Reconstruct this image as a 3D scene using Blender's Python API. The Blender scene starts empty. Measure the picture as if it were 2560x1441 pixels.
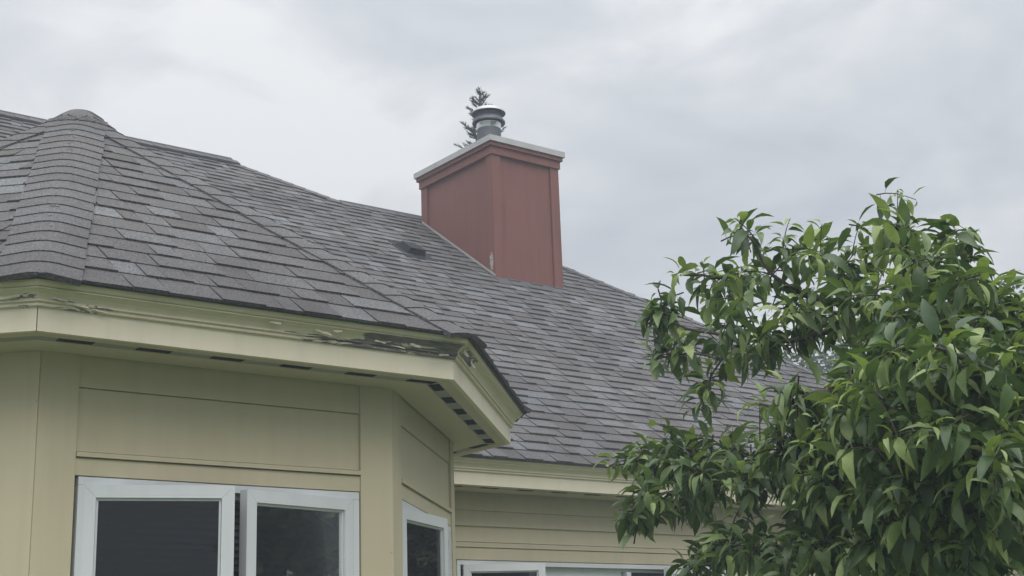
import bpy, math, random
import numpy as np
from mathutils import Vector, Matrix
random.seed(7); np.random.seed(7)
sc = bpy.context.scene
col = sc.collection
R = math.radians

# ------------------------------------------------------------------ camera
CAMZ = 1.6
HAZE = .0075
SKYLOC = (9.1, 4.4, 0.2)
PITCH, ROLL, YAW, FPX = .267647, -.0344709, .659881, 3543.14
IW, IH = 2560, 1441
fw = Vector((math.sin(YAW)*math.cos(PITCH), math.cos(YAW)*math.cos(PITCH), math.sin(PITCH)))
rt = fw.cross(Vector((0, 0, 1))).normalized(); up = rt.cross(fw)
cr = math.cos(ROLL)*rt + math.sin(ROLL)*up
cu = -math.sin(ROLL)*rt + math.cos(ROLL)*up
CAM = Vector((0, 0, CAMZ))
cam = bpy.data.objects.new('camera', bpy.data.cameras.new('camera')); col.objects.link(cam)
m = Matrix((cr, cu, -fw)).transposed().to_4x4(); m.translation = CAM
cam.matrix_world = m
cam.data.sensor_width = 36; cam.data.lens = FPX/IW*36
cam.data.clip_start = .05; cam.data.clip_end = 2000
sc.camera = cam
def at(px, py, depth):                    # a point of the place, from where it is seen and how far off it is
    return CAM + depth*(fw + (px-IW/2)/FPX*cr - (py-IH/2)/FPX*cu)
def proj(p):
    d = Vector(p)-CAM; z = d.dot(fw)
    return IW/2+FPX*d.dot(cr)/z, IH/2-FPX*d.dot(cu)/z, z

# ------------------------------------------------------------------ sky, sun, exposure
SUN_AZ, SUN_EL = R(205), R(68)            # azimuth clockwise from +Y
w = bpy.data.worlds.new('World'); sc.world = w; w.use_nodes = True
nt = w.node_tree; nt.nodes.clear()
def N(t, typ, **kw):
    n = t.nodes.new(typ)
    for k, v in kw.items():
        if k in n.inputs: n.inputs[k].default_value = v
        else: setattr(n, k, v)
    return n
out = N(nt, 'ShaderNodeOutputWorld'); bg = N(nt, 'ShaderNodeBackground', Strength=.1)
nt.links.new(bg.outputs[0], out.inputs[0])
sky = N(nt, 'ShaderNodeTexSky', sky_type='NISHITA', sun_disc=False, sun_elevation=SUN_EL, sun_rotation=SUN_AZ)
tc = N(nt, 'ShaderNodeTexCoord')
mp = N(nt, 'ShaderNodeMapping'); mp.inputs['Scale'].default_value = (1, 1, 2.2); mp.inputs['Location'].default_value = SKYLOC; mp.inputs['Rotation'].default_value = (R(18), R(-22), 0)
nt.links.new(tc.outputs['Generated'], mp.inputs[0])
n1 = N(nt, 'ShaderNodeTexNoise', Scale=1.9, Detail=6.0, Roughness=.5, Distortion=.5)
n2 = N(nt, 'ShaderNodeTexNoise', Scale=5.5, Detail=6.0, Roughness=.55, Distortion=.6)
nt.links.new(mp.outputs[0], n1.inputs[0]); nt.links.new(mp.outputs[0], n2.inputs[0])
mx = N(nt, 'ShaderNodeMath', operation='MULTIPLY_ADD'); mx.inputs[1].default_value = .42
nt.links.new(n2.outputs[0], mx.inputs[0])
ma = N(nt, 'ShaderNodeMath', operation='MULTIPLY'); ma.inputs[1].default_value = .58
nt.links.new(n1.outputs[0], ma.inputs[0]); nt.links.new(ma.outputs[0], mx.inputs[2])
cr_ = N(nt, 'ShaderNodeValToRGB')
e = cr_.color_ramp.elements
e[0].position, e[0].color = .385, (.45, .475, .51, 1)
e[1].position, e[1].color = .585, (.735, .735, .735, 1)
x_ = e.new(.49); x_.color = (.575, .592, .615, 1)
nt.links.new(mx.outputs[0], cr_.inputs[0])
# overcast skies brighten towards the zenith
sp = N(nt, 'ShaderNodeSeparateXYZ'); nt.links.new(tc.outputs['Generated'], sp.inputs[0])
zc = N(nt, 'ShaderNodeMath', operation='MAXIMUM'); zc.inputs[1].default_value = 0; nt.links.new(sp.outputs[2], zc.inputs[0])
zm = N(nt, 'ShaderNodeMath', operation='MULTIPLY_ADD'); zm.inputs[1].default_value = 5.0; zm.inputs[2].default_value = 3.55
nt.links.new(zc.outputs[0], zm.inputs[0])
vm = N(nt, 'ShaderNodeVectorMath', operation='SCALE'); nt.links.new(cr_.outputs[0], vm.inputs[0]); nt.links.new(zm.outputs[0], vm.inputs['Scale'])
mixs = N(nt, 'ShaderNodeMix', data_type='RGBA'); mixs.inputs[0].default_value = .94
nt.links.new(sky.outputs[0], mixs.inputs[6]); nt.links.new(vm.outputs[0], mixs.inputs[7])
nt.links.new(mixs.outputs[2], bg.inputs[0])

sl = bpy.data.lights.new('sun', 'SUN'); sl.energy = 1.5; sl.angle = R(80); sl.color = (1, .97, .92)
so = bpy.data.objects.new('sun', sl); col.objects.link(so); so.location = (0, 0, 30)
sd = Vector((math.sin(SUN_AZ)*math.cos(SUN_EL), math.cos(SUN_AZ)*math.cos(SUN_EL), math.sin(SUN_EL)))
so.rotation_euler = sd.to_track_quat('Z', 'Y').to_euler()
vs = sc.view_settings; vs.view_transform = 'Standard'; vs.look = 'None'; vs.gamma = 1; vs.exposure = 1.18
sc.cycles.max_bounces = 6; sc.cycles.transparent_max_bounces = 12

# ------------------------------------------------------------------ materials
def mat(name):
    a = bpy.data.materials.new(name); a.use_nodes = True
    t = a.node_tree; return a, t, t.nodes['Principled BSDF']
def noise(t, scale, detail=3., rough=.5, src=None, dist=0.):
    n = N(t, 'ShaderNodeTexNoise', Scale=scale, Detail=detail, Roughness=rough, Distortion=dist)
    if src is None: src = N(t, 'ShaderNodeTexCoord').outputs['Object']
    t.links.new(src, n.inputs[0]); return n.outputs[0]
def ramp(t, fac, stops):
    n = N(t, 'ShaderNodeValToRGB'); el = n.color_ramp.elements
    for i, (p, c) in enumerate(stops):
        q = el[i] if i < 2 else el.new(p)
        q.position = p; q.color = (*c, 1) if len(c) == 3 else c
    t.links.new(fac, n.inputs[0]); return n.outputs[0]
def mixc(t, fac, a, b, mode='MIX'):
    n = N(t, 'ShaderNodeMix', data_type='RGBA', blend_type=mode)
    for s, v in ((n.inputs[0], fac), (n.inputs[6], a), (n.inputs[7], b)):
        if hasattr(v, 'links'): t.links.new(v, s)
        elif isinstance(v, (int, float)): s.default_value = v
        else: s.default_value = (*v, 1)
    return n.outputs[2]
def math_(t, op, a, b=0., c=0.):
    n = N(t, 'ShaderNodeMath', operation=op)
    for s, v in zip(n.inputs, (a, b, c)):
        if hasattr(v, 'links'): t.links.new(v, s)
        else: s.default_value = v
    return n.outputs[0]
def bump(t, b, h, strength=.3, dist=.01):
    n = N(t, 'ShaderNodeBump', Strength=strength, Distance=dist); t.links.new(h, n.inputs['Height']); t.links.new(n.outputs[0], b.inputs['Normal'])
def attr(t, name):
    return N(t, 'ShaderNodeAttribute', attribute_name=name).outputs['Fac']
def stretch(t, s):
    m_ = N(t, 'ShaderNodeMapping'); m_.inputs['Scale'].default_value = s
    t.links.new(N(t, 'ShaderNodeTexCoord').outputs['Object'], m_.inputs[0]); return m_.outputs[0]

def paint(name, c, rough=.55, dirt=.4, specks=True, wear=False, under=(.17, .16, .155), streak=.2):
    a, t, b = mat(name)
    base = mixc(t, math_(t, 'MULTIPLY', noise(t, 3.2, 4), dirt), c, tuple(x*.72 for x in c))
    st = ramp(t, noise(t, 2.4, 5, .6, stretch(t, (6, 6, .5))), [(.45, (0, 0, 0)), (.75, (1, 1, 1))])
    base = mixc(t, math_(t, 'MULTIPLY', st, streak), base, (c[0]*.62, c[1]*.63, c[2]*.62))
    if specks:
        vo = N(t, 'ShaderNodeTexVoronoi', Scale=11.); t.links.new(N(t, 'ShaderNodeTexCoord').outputs['Object'], vo.inputs[0])
        r_ = math_(t, 'MULTIPLY', noise(t, 37, 1), .075)
        dot = math_(t, 'LESS_THAN', vo.outputs['Distance'], math_(t, 'SUBTRACT', r_, .012))
        base = mixc(t, math_(t, 'MULTIPLY', dot, .55), base, (.10, .09, .08))
    if wear:
        wv = math_(t, 'ADD', attr(t, 'wear'), math_(t, 'MULTIPLY', math_(t, 'SUBTRACT', noise(t, 6.5, 5, .62, stretch(t, (1, 1, 5.5)), 1.2), .5), 1.9))
        msk = ramp(t, wv, [(.5, (0, 0, 0)), (.53, (1, 1, 1))])
        edge = ramp(t, wv, [(.44, (0, 0, 0)), (.5, (1, 1, 1))])
        wood = ramp(t, noise(t, 5, 5, .7, stretch(t, (1.5, 1.5, 14))), [(.3, tuple(x*.5 for x in under)), (.7, tuple(x*1.7 for x in under))])
        base = mixc(t, math_(t, 'MULTIPLY', edge, .35), base, (.75, .72, .62))
        base = mixc(t, msk, base, wood)
        bump(t, b, math_(t, 'SUBTRACT', 1., msk), .6, .004)
    else:
        bump(t, b, noise(t, 60, 3), .08, .004)
    t.links.new(base, b.inputs['Base Color']); b.inputs['Roughness'].default_value = rough
    b.inputs['Specular IOR Level'].default_value = .35
    return a
WALL = (.575, .512, .355); TRIM = (.755, .695, .54)
M = {}
M['wall'] = paint('cream_wall_paint', WALL)
M['trim'] = paint('cream_trim_paint', TRIM, dirt=.15)
M['soffit'] = paint('cream_soffit_paint', (.62, .55, .42), dirt=.3)
M['crown'] = paint('peeling_crown_paint', (.73, .665, .51), dirt=.2, wear=True)
M['flake'] = paint('loose_paint', (.72, .67, .52), dirt=.1, specks=False)
M['red'] = paint('red_brown_paint', (.215, .084, .066), rough=.6, dirt=.7, streak=.55, specks=False, wear=True, under=(.36, .33, .33))
M['vinyl'] = paint('white_vinyl', (.66, .69, .71), rough=.35, dirt=.2)
def plain(name, c, rough=.6, metal=0., var=.25, scale=8.):
    a, t, b = mat(name)
    t.links.new(mixc(t, math_(t, 'MULTIPLY', noise(t, scale, 4), 1.), tuple(x*(1-var) for x in c), tuple(x*(1+var) for x in c)), b.inputs['Base Color'])
    b.inputs['Roughness'].default_value = rough; b.inputs['Metallic'].default_value = metal
    return a
M['black'] = plain('black_plastic', (.008, .009, .011), .9)
M['room_shade'] = plain('painted_room_shade', (.012, .012, .013), .9)
M['grey_strip'] = plain('grey_vent_strip', (.30, .32, .30), .55)
M['flashing'] = plain('pale_metal_flashing', (.44, .44, .43), .45, .35, .22, 5)
M['silver'] = plain('bright_steel', (.75, .76, .78), .16, 1., .12, 22)
M['dullsteel'] = plain('weathered_steel', (.10, .107, .125), .55, .5, .35, 14)
M['capsteel'] = plain('lichened_steel_top', (.50, .51, .52), .5, .4, .3, 30)
M['maroon'] = plain('dark_red_wood', (.055, .022, .02), .5)
M['blind'] = plain('dark_blind', (.085, .085, .10), .6)
M['asphalt_edge'] = plain('dark_asphalt_edge', (.033, .035, .040), .85, 0, .4, 40)
a, t, b = mat('window_glass')
b.inputs['Base Color'].default_value = (.9, .95, .95, 1); b.inputs['Roughness'].default_value = .02
tr = N(t, 'ShaderNodeBsdfTransparent'); tr.inputs[0].default_value = (.30, .32, .35, 1)
gl = N(t, 'ShaderNodeBsdfGlossy'); gl.inputs['Roughness'].default_value = .015
fr = N(t, 'ShaderNodeFresnel'); fr.inputs[0].default_value = 1.5
ms = N(t, 'ShaderNodeMixShader'); t.links.new(fr.outputs[0], ms.inputs[0]); t.links.new(tr.outputs[0], ms.inputs[1]); t.links.new(gl.outputs[0], ms.inputs[2])
n_ = noise(t, 3.5, 2); bp = N(t, 'ShaderNodeBump', Strength=.03, Distance=.02); t.links.new(n_, bp.inputs['Height']); t.links.new(bp.outputs[0], gl.inputs['Normal'])
t.links.new(ms.outputs[0], t.nodes['Material Output'].inputs[0]); M['glass'] = a
# shingles: granules on tabs of several shades; the shade of a tab is its own attribute
def shingle_mat():
    a, t, b = mat('asphalt_shingle')
    tone = attr(t, 'tone')
    c = ramp(t, tone, [(0., (.076, .071, .072)), (.35, (.088, .085, .089)), (.6, (.098, .098, .104)), (.82, (.109, .113, .121)), (1., (.132, .139, .150))])
    g = noise(t, 120, 3, .75)
    c = mixc(t, 1., c, ramp(t, g, [(.34, (.38, .38, .40)), (.5, (1, 1, 1)), (.63, (1.85, 1.82, 1.75))]), 'MULTIPLY')
    blot = ramp(t, noise(t, 1.1, 5, .6), [(.38, (.80, .80, .82)), (.62, (1.08, 1.07, 1.05))])
    c = mixc(t, 1., c, blot, 'MULTIPLY')
    streak = ramp(t, noise(t, 3.0, 4, .6), [(.50, (1, 1, 1)), (.68, (.62, .62, .66))])
    c = mixc(t, math_(t, 'MULTIPLY', attr(t, 'stain'), 1.), c, mixc(t, 1., c, streak, 'MULTIPLY'))
    c = mixc(t, math_(t, 'MULTIPLY', attr(t, 'stain'), .45), c, (.05, .05, .056))
    t.links.new(c, b.inputs['Base Color']); b.inputs['Roughness'].default_value = .82; b.inputs['Specular IOR Level'].default_value = .4
    bump(t, b, g, .55, .003); return a
M['shingle'] = shingle_mat()

# ------------------------------------------------------------------ mesh helpers
def link(name, me, parent=None, inv=None, **props):
    o = bpy.data.objects.new(name, me); col.objects.link(o)
    if parent is not None:
        o.parent = parent
        if parent.type == 'EMPTY': o.matrix_parent_inverse = Matrix.Translation(-parent.location)
    for k, v in props.items(): o[k] = v
    return o
class MB:
    def __init__(s): s.v = []; s.f = []; s.a = {}
    def add(s, vs, fs, **at_):
        o = len(s.v); s.v += [tuple(x) for x in vs]; s.f += [tuple(i+o for i in f) for f in fs]
        for k, val in at_.items():
            l = s.a.setdefault(k, []); l += [0.]*(o-len(l)); l += (list(val) if hasattr(val, '__len__') else [val]*len(vs))
    def box(s, F, a0, a1, z0, z1, d0, d1):          # frame box: a along, z height, d outward
        p = [F.p(a, d, z) for d in (d0, d1) for z in (z0, z1) for a in (a0, a1)]
        s.add(p, [(2, 3, 1, 0), (5, 7, 6, 4), (1, 5, 4, 0), (6, 7, 3, 2), (4, 6, 2, 0), (3, 7, 5, 1)])
    def prism(s, poly_top, poly_bot, **k):
        n = len(poly_top)
        s.add(list(poly_top)+list(poly_bot), [tuple(range(n)), tuple(reversed(range(n, 2*n)))] + [(i, i+n, (i+1) % n+n, (i+1) % n) for i in range(n)], **k)
    def tube(s, pts, rad, n=6):
        rings = []
        for i, p in enumerate(pts):
            d = (pts[min(i+1, len(pts)-1)]-pts[max(i-1, 0)]).normalized()
            x = d.orthogonal().normalized() if i == 0 else (rings_x - d*rings_x.dot(d)).normalized()
            rings_x = x; y = d.cross(x)
            rings.append([p+rad[i]*(math.cos(2*math.pi*k/n)*x+math.sin(2*math.pi*k/n)*y) for k in range(n)])
        vs = [q for r_ in rings for q in r_]; fs = []
        for i in range(len(pts)-1):
            for k in range(n): fs.append((i*n+k, i*n+(k+1) % n, (i+1)*n+(k+1) % n, (i+1)*n+k))
        fs.append(tuple(range((len(pts)-1)*n, len(pts)*n)))
        s.add(vs, fs)
    def lathe(s, c, prof, n=40):
        vs = []; fs = []
        for r_, z in prof:
            for k in range(n): vs.append((c[0]+r_*math.cos(2*math.pi*k/n), c[1]+r_*math.sin(2*math.pi*k/n), z))
        for i in range(len(prof)-1):
            for k in range(n): fs.append((i*n+k, i*n+(k+1) % n, (i+1)*n+(k+1) % n, (i+1)*n+k))
        s.add(vs, fs)
    def mesh(s, name, m_, smooth=False):
        me = bpy.data.meshes.new(name); me.from_pydata(s.v, [], s.f)
        for k, l in s.a.items():
            l = l+[0.]*(len(s.v)-len(l)); at_ = me.attributes.new(k, 'FLOAT', 'POINT'); at_.data.foreach_set('value', l)
        me.materials.append(m_)
        if smooth: me.polygons.foreach_set('use_smooth', [True]*len(me.polygons))
        me.update(); return me
    def build(s, name, m_, parent=None, smooth=False, **props):
        return link(name, s.mesh(name, m_, smooth), parent, **props)
class Frame:                                         # a wall's own axes
    def __init__(s, o, e, n): s.o = Vector((o[0], o[1], 0)); s.e = Vector((e[0], e[1], 0)); s.n = Vector((n[0], n[1], 0))
    def p(s, a, d, z): q = s.o+s.e*a+s.n*d; return Vector((q.x, q.y, z))
def empty(name, loc, label, cat, group=None):
    o = bpy.data.objects.new(name, None); col.objects.link(o); o.location = loc; o.empty_display_size = .2
    o['label'] = label; o['category'] = cat
    if group: o['group'] = group
    return o

# ------------------------------------------------------------------ the ground
a, t, b = mat('lawn_grass')
t.links.new(ramp(t, noise(t, 1.3, 6, .65), [(.3, (.035, .060, .018)), (.7, (.085, .120, .040))]), b.inputs['Base Color']); b.inputs['Roughness'].default_value = .9
g = MB(); g.add([(-120, -120, 0), (120, -120, 0), (120, 120, 0), (-120, 120, 0)], [(0, 1, 2, 3)])
g.build('lawn', a, kind='structure')

# ------------------------------------------------------------------ the house
Z0 = CAMZ
OC = Vector((2.575, 7.125)); K = R(22.5)
AP_F, AP_W, AP_R = 2.200, 1.8975, 2.283           # apothems: fascia, wall, roof edge
SOF = Z0+1.25; FAS_T = Z0+1.338; EAVE = Z0+1.432
SL = .712
WING_F, WING_W, WING_E = 7.706, 8.009, 7.623       # wing: fascia, wall and roof-edge planes
WING_R = 13.4                                      # right end of the wing's eave
house = empty('house', (OC.x, OC.y, 0), 'cream clapboard house with eight-sided bay, grey shingle roof and red chimney', 'house')
def face_frame(i, ap):                             # i: A=0, B=1, C=2, D=-1, E=-2
    a_ = R(45*i); n = (math.sin(a_), -math.cos(a_)); e_ = (math.cos(a_), math.sin(a_))
    h = ap*math.tan(K); o = (OC.x+n[0]*ap-e_[0]*h, OC.y+n[1]*ap-e_[1]*h)
    return Frame(o, e_, n), 2*h
FACES = {'D': -1, 'A': 0, 'B': 1, 'C': 2, 'E': -2}

# ---- bay walls
HEAD = Z0+.787; LEDGE = Z0+.877; GROOVE = Z0+1.126
SILL = Z0-.62
for nm in 'EDABC':
    F, W_ = face_frame(FACES[nm], AP_W)
    core = MB()
    w0, w1 = (.155, W_-.165) if nm == 'A' else (.188, W_-.10)
    has = nm in 'AB'
    if nm == 'C': W_ = W_+.1
    if has:
        core.box(F, 0, w0, 0, SOF+.02, -.16, -.022); core.box(F, w1, W_, 0, SOF+.02, -.16, -.022)
        core.box(F, w0, w1, 0, SILL, -.16, -.022); core.box(F, w0, w1, HEAD, SOF+.02, -.16, -.022)
    else: core.box(F, 0, W_, 0, SOF+.02, -.16, -.022)
    wall = core.build('bay_wall', M['wall'], house)
    cb = (w0, W_-w1) if has else (.16, .16)
    ov = .0018
    for a0, a1 in ((ov, cb[0]-.002), (W_-cb[1]+.002, W_-ov)):
        k_ = MB(); k_.box(F, a0, a1, 0, SOF+.01, -.05, 0); k_.build('corner_board', M['wall'], wall)
    a0, a1 = cb[0], W_-cb[1]
    k_ = MB(); k_.box(F, a0, a1, GROOVE+.002, SOF+.01, -.021, -.009); k_.build('wall_panel', M['wall'], wall)
    k_ = MB(); k_.box(F, a0, a1, LEDGE+.004, GROOVE-.003, -.021, -.013); k_.build('wall_panel', M['wall'], wall)
    k_ = MB(); k_.box(F, a0, a1, LEDGE-.018, LEDGE-.001, -.021, .006); k_.build('drip_ledge', M['wall'], wall)
    k_ = MB(); k_.box(F, a0, a1, HEAD+.002 if has else 0, LEDGE-.023, -.021, -.006); k_.build('head_board', M['wall'], wall)
    if has:
        k_ = MB(); k_.box(F, a0, a1, .0, SILL-.04, -.021, -.010); k_.build('apron_panel', M['wall'], wall)

# ---- windows
def sash(parent, F, hinge, d_h, width, side, ang, z0, z1, fr_w=.049, th=.045):
    """casement leaf hinged at a=hinge; side=+1 leaf runs to +a, -1 to -a; swings outward by ang"""
    e_ = F.e*side; n = F.n
    dirv = e_*math.cos(ang)+n*math.sin(ang); nn = (n*math.cos(ang)-e_*math.sin(ang))
    o = F.p(hinge, d_h, 0)
    G = Frame((o.x, o.y), (dirv.x, dirv.y), (nn.x, nn.y))
    f = fr_w
    def piece(name, quad):                          # mitred member from 4 (a,z) points
        k_ = MB(); bev = .0015
        k_.prism([G.p(a, 0, z) for a, z in quad], [G.p(a, -th, z) for a, z in quad]); return k_.build(name, M['vinyl'], parent)
    g_ = .0008
    piece('sash_rail', [(g_, z1), (width-g_, z1), (width-f-g_, z1-f), (f+g_, z1-f)])
    piece('sash_rail', [(g_, z0), (f+g_, z0+f), (width-f-g_, z0+f), (width-g_, z0)])
    piece('sash_stile', [(0, z0), (0, z1), (f, z1-f), (f, z0+f)])
    piece('sash_stile', [(width, z0), (width-f, z0+f), (width-f, z1-f), (width, z1)])
    b_ = .010                                      # glazing bead, set back
    k_ = MB()
    for (a0, a1, y0, y1) in ((f, width-f, z1-f-b_, z1-f-.0005), (f, width-f, z0+f+.0005, z0+f+b_), (f+.0005, f+b_, z0+f+b_, z1-f-b_), (width-f-b_, width-f-.0005, z0+f+b_, z1-f-b_)):
        k_.box(G, a0+.0006, a1-.0006, y0, y1, -.03, -.012)
    k_.build('glazing_bead', M['vinyl'], parent)
    k_ = MB(); k_.box(G, f+.002, width-f-.002, z0+f+.002, z1-f-.002, -.024, -.020); k_.build('glass_pane', M['glass'], parent)
    # dark red wooden lining on the room side
    k_ = MB()
    for (a0, a1, y0, y1) in ((.012, .05, z0+.012, z1-.012), (width-.05, width-.012, z0+.012, z1-.012), (.052, width-.052, z1-.05, z1-.012), (.052, width-.052, z0+.012, z0+.05)):
        k_.box(G, a0, a1, y0, y1, -th-.018, -th-.0005)
    k_.build('sash_lining', M['maroon'], parent)
def window(F, a0, a1, z0, z1, leaves, posts=(), blind=True):
    fr = MB(); t_ = .030; di, do = -.11, -.004
    fr.box(F, a0+.003, a1-.003, z1-t_-.003, z1-.003, di, do); fr.box(F, a0+.003, a1-.003, z0, z0+.045, di, .02)
    fr.box(F, a0+.003, a0+t_, z0+.046, z1-t_-.004, di, do); fr.box(F, a1-t_, a1-.003, z0+.046, z1-t_-.004, di, do)
    t2 = .022
    fr.box(F, a0+t_+.001, a1-t_-.001, z1-t_-.004-t2, z1-t_-.004, di, -.05)
    fr.box(F, a0+t_+.001, a0+t_+t2, z0+.046, z1-t_-.005-t2, di, -.05); fr.box(F, a1-t_-t2, a1-t_-.001, z0+.046, z1-t_-.005-t2, di, -.05)
    wf = fr.build('window_frame', M['vinyl'], house)
    for p_ in posts:
        k_ = MB(); k_.box(F, p_-.022, p_+.022, z0+.046, z1-t_-.006-t2, di, -.012); k_.build('mullion', M['vinyl'], wf)
    for l in leaves: sash(wf, F, *l)
    k_ = MB(); n = 46; pitch = (z1-z0-.1)/n       # blind behind the glass
    for i in range(n):
        z = z0+.05+i*pitch
        k_.add([F.p(a0+.06, -.135, z), F.p(a1-.06, -.135, z), F.p(a1-.06, -.155, z+pitch*.72), F.p(a0+.06, -.155, z+pitch*.72)], [(0, 1, 2, 3)])
    if blind: k_.build('window_blind', M['blind'], wf)
    k_ = MB(); k_.box(F, a0-.02, a1+.02, z0-.02, z1+.02, -.9, -.25); bx_ = k_.build('room_shade_box', M['room_shade'], wf)  # solid black box, its colour stands for the shade of the unlit room
    k_ = MB(); k_.box(F, a0-.03, a1+.03, z1-.004+.005, z1+.012, -.15, -.023); k_.build('head_flashing', M['dullsteel'], wf)
FA, WA = face_frame(0, AP_W); FB, WB = face_frame(1, AP_W)
U0 = FA.o.x
zt = HEAD-.034
window(FA, .155+.012, WA-.165-.002, SILL, HEAD, [
    (1.978-U0, -.006, .568, 1, R(19.5), SILL+.05, zt+.002), (3.166-U0, -.006, .572, -1, R(11.5), SILL+.05, zt+.002)])
window(FB, .190, WB-.105, SILL, HEAD, [
    (.222, -.006, .575, 1, R(10.5), SILL+.05, zt), (WB-.14, -.006, .60, -1, R(3), SILL+.05, zt)])

# ---- wing wall with lapped boards
FW = Frame((4.4, WING_W), (1, 0), (0, -1)); LW = WING_R-.45-4.4
WIN_U = (5.66, 8.32)
wa, wb_ = WIN_U[0]-4.4, WIN_U[1]-4.4
core = MB()
core.box(FW, 0, wa, 0, SOF+.02, -.18, -.022); core.box(FW, wb_, LW, 0, SOF+.02, -.18, -.022)
core.box(FW, wa, wb_, 0, SILL, -.18, -.022); core.box(FW, wa, wb_, Z0+.783, SOF+.02, -.18, -.022)
wing = core.build('wing_wall', M['wall'], house)
def lap(a0, a1, z0, z1, top=.004, bot=.014):
    k_ = MB(); v = []
    for a in (a0, a1): v += [FW.p(a, -.021, z0), FW.p(a, bot-.021+.008, z0), FW.p(a, top-.021, z1), FW.p(a, -.0215, z1)]
    k_.add(v, [(0, 1, 2, 3), (7, 6, 5, 4), (1, 5, 6, 2), (0, 4, 5, 1), (3, 2, 6, 7)]); k_.build('siding_board', M['wall'], wing)
def courses(a0, a1, zs):
    for z0, z1 in zip(zs[1:], zs[:-1]): lap(a0, a1, z0, z1+.0)
courses(0.05, LW, [Z0+1.236, Z0+1.124, Z0+1.017, Z0+.907])
k_ = MB(); k_.box(FW, .05, LW, Z0+.871, Z0+.903, -.021, .004); k_.build('band_trim', M['wall'], wing)
k_ = MB(); k_.box(FW, .05, LW, Z0+.786, Z0+.866, -.021, -.004); k_.build('head_board', M['wall'], wing)
zs = [Z0+.78-.112*i for i in range(19)]
courses(wb_+.03, LW, zs); courses(.05, wa-.03, zs)
window(FW, wa, wb_, SILL, Z0+.783, [
    (5.715-4.4, -.004, .575, 1, R(25), SILL+.05, Z0+.752), (6.335-4.4, -.055, .86, 1, 0, SILL+.05, Z0+.728), (8.26-4.4, -.004, .80, -1, R(12), SILL+.05, Z0+.752)],
    posts=(6.31-4.4, 7.235-4.4))

# ---- soffit, fascia, crown
PROF = [(0, FAS_T), (.006, FAS_T), (.014, FAS_T+.003), (.015, FAS_T+.011), (.010, FAS_T+.0125), (.012, FAS_T+.015), (.021, FAS_T+.018), (.022, FAS_T+.025),
        (.018, FAS_T+.0265), (.022, FAS_T+.033), (.030, FAS_T+.044), (.041, FAS_T+.052), (.050, FAS_T+.056), (.056, FAS_T+.0565),
        (.0565, FAS_T+.0605), (.050, FAS_T+.062), (.059, FAS_T+.065), (.067, FAS_T+.075), (.069, FAS_T+.086), (.066, EAVE-.004)]
T8 = math.tan(K)
def ends(nm, o):
    """start and end along the face at outward offset o from the fascia plane"""
    F, W_ = face_frame(FACES[nm], AP_F)
    a0 = -o*T8; a1 = W_+o*T8
    if nm == 'C': a1 = WING_F-o-F.o.y
    return F, a0, a1
def wear_fn(nm, u, z, o):
    y = (z-FAS_T)/(EAVE-FAS_T)
    def bump_(x, c, w_): return math.exp(-((x-c)/w_)**2)
    s = 0.
    if nm == 'A':
        s += .80*min(1, max(0, (u-.98)/.5))*(1 if y < .64 else 0)*(1 if y > .16 else .8)
        s += .42*bump_(u, .06, .08)*(y < .6) + .36*bump_(u, .20, .10)*(y < .35)
        if y < .30: s += .25*(u > .95)
        s -= .55*bump_(u, 1.22, .10)*(y > .3) + .35*bump_(u, 1.56, .12)*(y < .45)
    if nm == 'D': s += .45*bump_(u, 1.78, .18)*(y < .5)
    if nm == 'B': s += .75*bump_(u, .22, .14)*(y > .35)*(y < .66)+.25*bump_(u, .06, .08)
    return s
def sweep(mb, F, endf, prof, step=.035, wear=None):
    n = max(2, int((endf(0)[1]-endf(0)[0])/step)); v = []; at_ = []
    for o, z in prof:
        a0, a1 = endf(o)
        for i in range(n+1):
            a = a0+(a1-a0)*i/n; v.append(F.p(a, o, z)); at_.append(wear(a, z, o) if wear else 0.)
    m_ = n+1
    mb.add(v, [(j*m_+i, j*m_+i+1, (j+1)*m_+i+1, (j+1)*m_+i) for j in range(len(prof)-1) for i in range(n)], wear=at_)
vent_mesh = MB()
VL, VW = .138, .050
FV = Frame((0, 0), (1, 0), (0, -1))
vent_mesh.box(FV, -VL/2, VL/2, .0005, .004, -VW/2, VW/2)
for i in range(13):
    a = -VL/2+.006+i*(VL-.012)/12
    vent_mesh.box(FV, a-.0016, a+.0016, -.0025, .0005, -VW/2+.004, VW/2-.004)
vent_me = vent_mesh.mesh('soffit_vent', M['black'])
vroot = None
def soffit(F, endf, d_in, d_out, W_, n0, offs):
    """boards between wall (d_in) and fascia (d_out), vent strip near the fascia"""
    global vroot
    def poly(da, db, z, name, mt):
        k_ = MB(); q = [F.p(endf(da)[0], da, z), F.p(endf(da)[1], da, z), F.p(endf(db)[1], db, z), F.p(endf(db)[0], db, z)]
        k_.prism(q, [p+Vector((0, 0, .012)) for p in q]); return k_.build(name, mt, house)
    s1, s2 = d_out-.115, d_out-.055
    sb = poly(d_in, s1, SOF+.001, 'soffit', M['soffit']); poly(s2, d_out, SOF+.001, 'soffit_edge_board', M['soffit'])
    k_ = MB(); q = [F.p(endf(s1)[0], s1, SOF+.004), F.p(endf(s1)[1], s1, SOF+.004), F.p(endf(s2)[1], s2, SOF+.004), F.p(endf(s2)[0], s2, SOF+.004)]
    k_.prism(q, [p+Vector((0, 0, .006)) for p in q]); st = k_.build('vent_strip', M['grey_strip'], sb)
    i = 0
    while offs+i*.308 < W_:
        a = offs+i*.308; i += 1
        o = link('soffit_vent', vent_me, sb)
        p = F.p(a, (s1+s2)/2, SOF+.003); o.location = p; o.rotation_euler.z = math.atan2(F.e.y, F.e.x)
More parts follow.
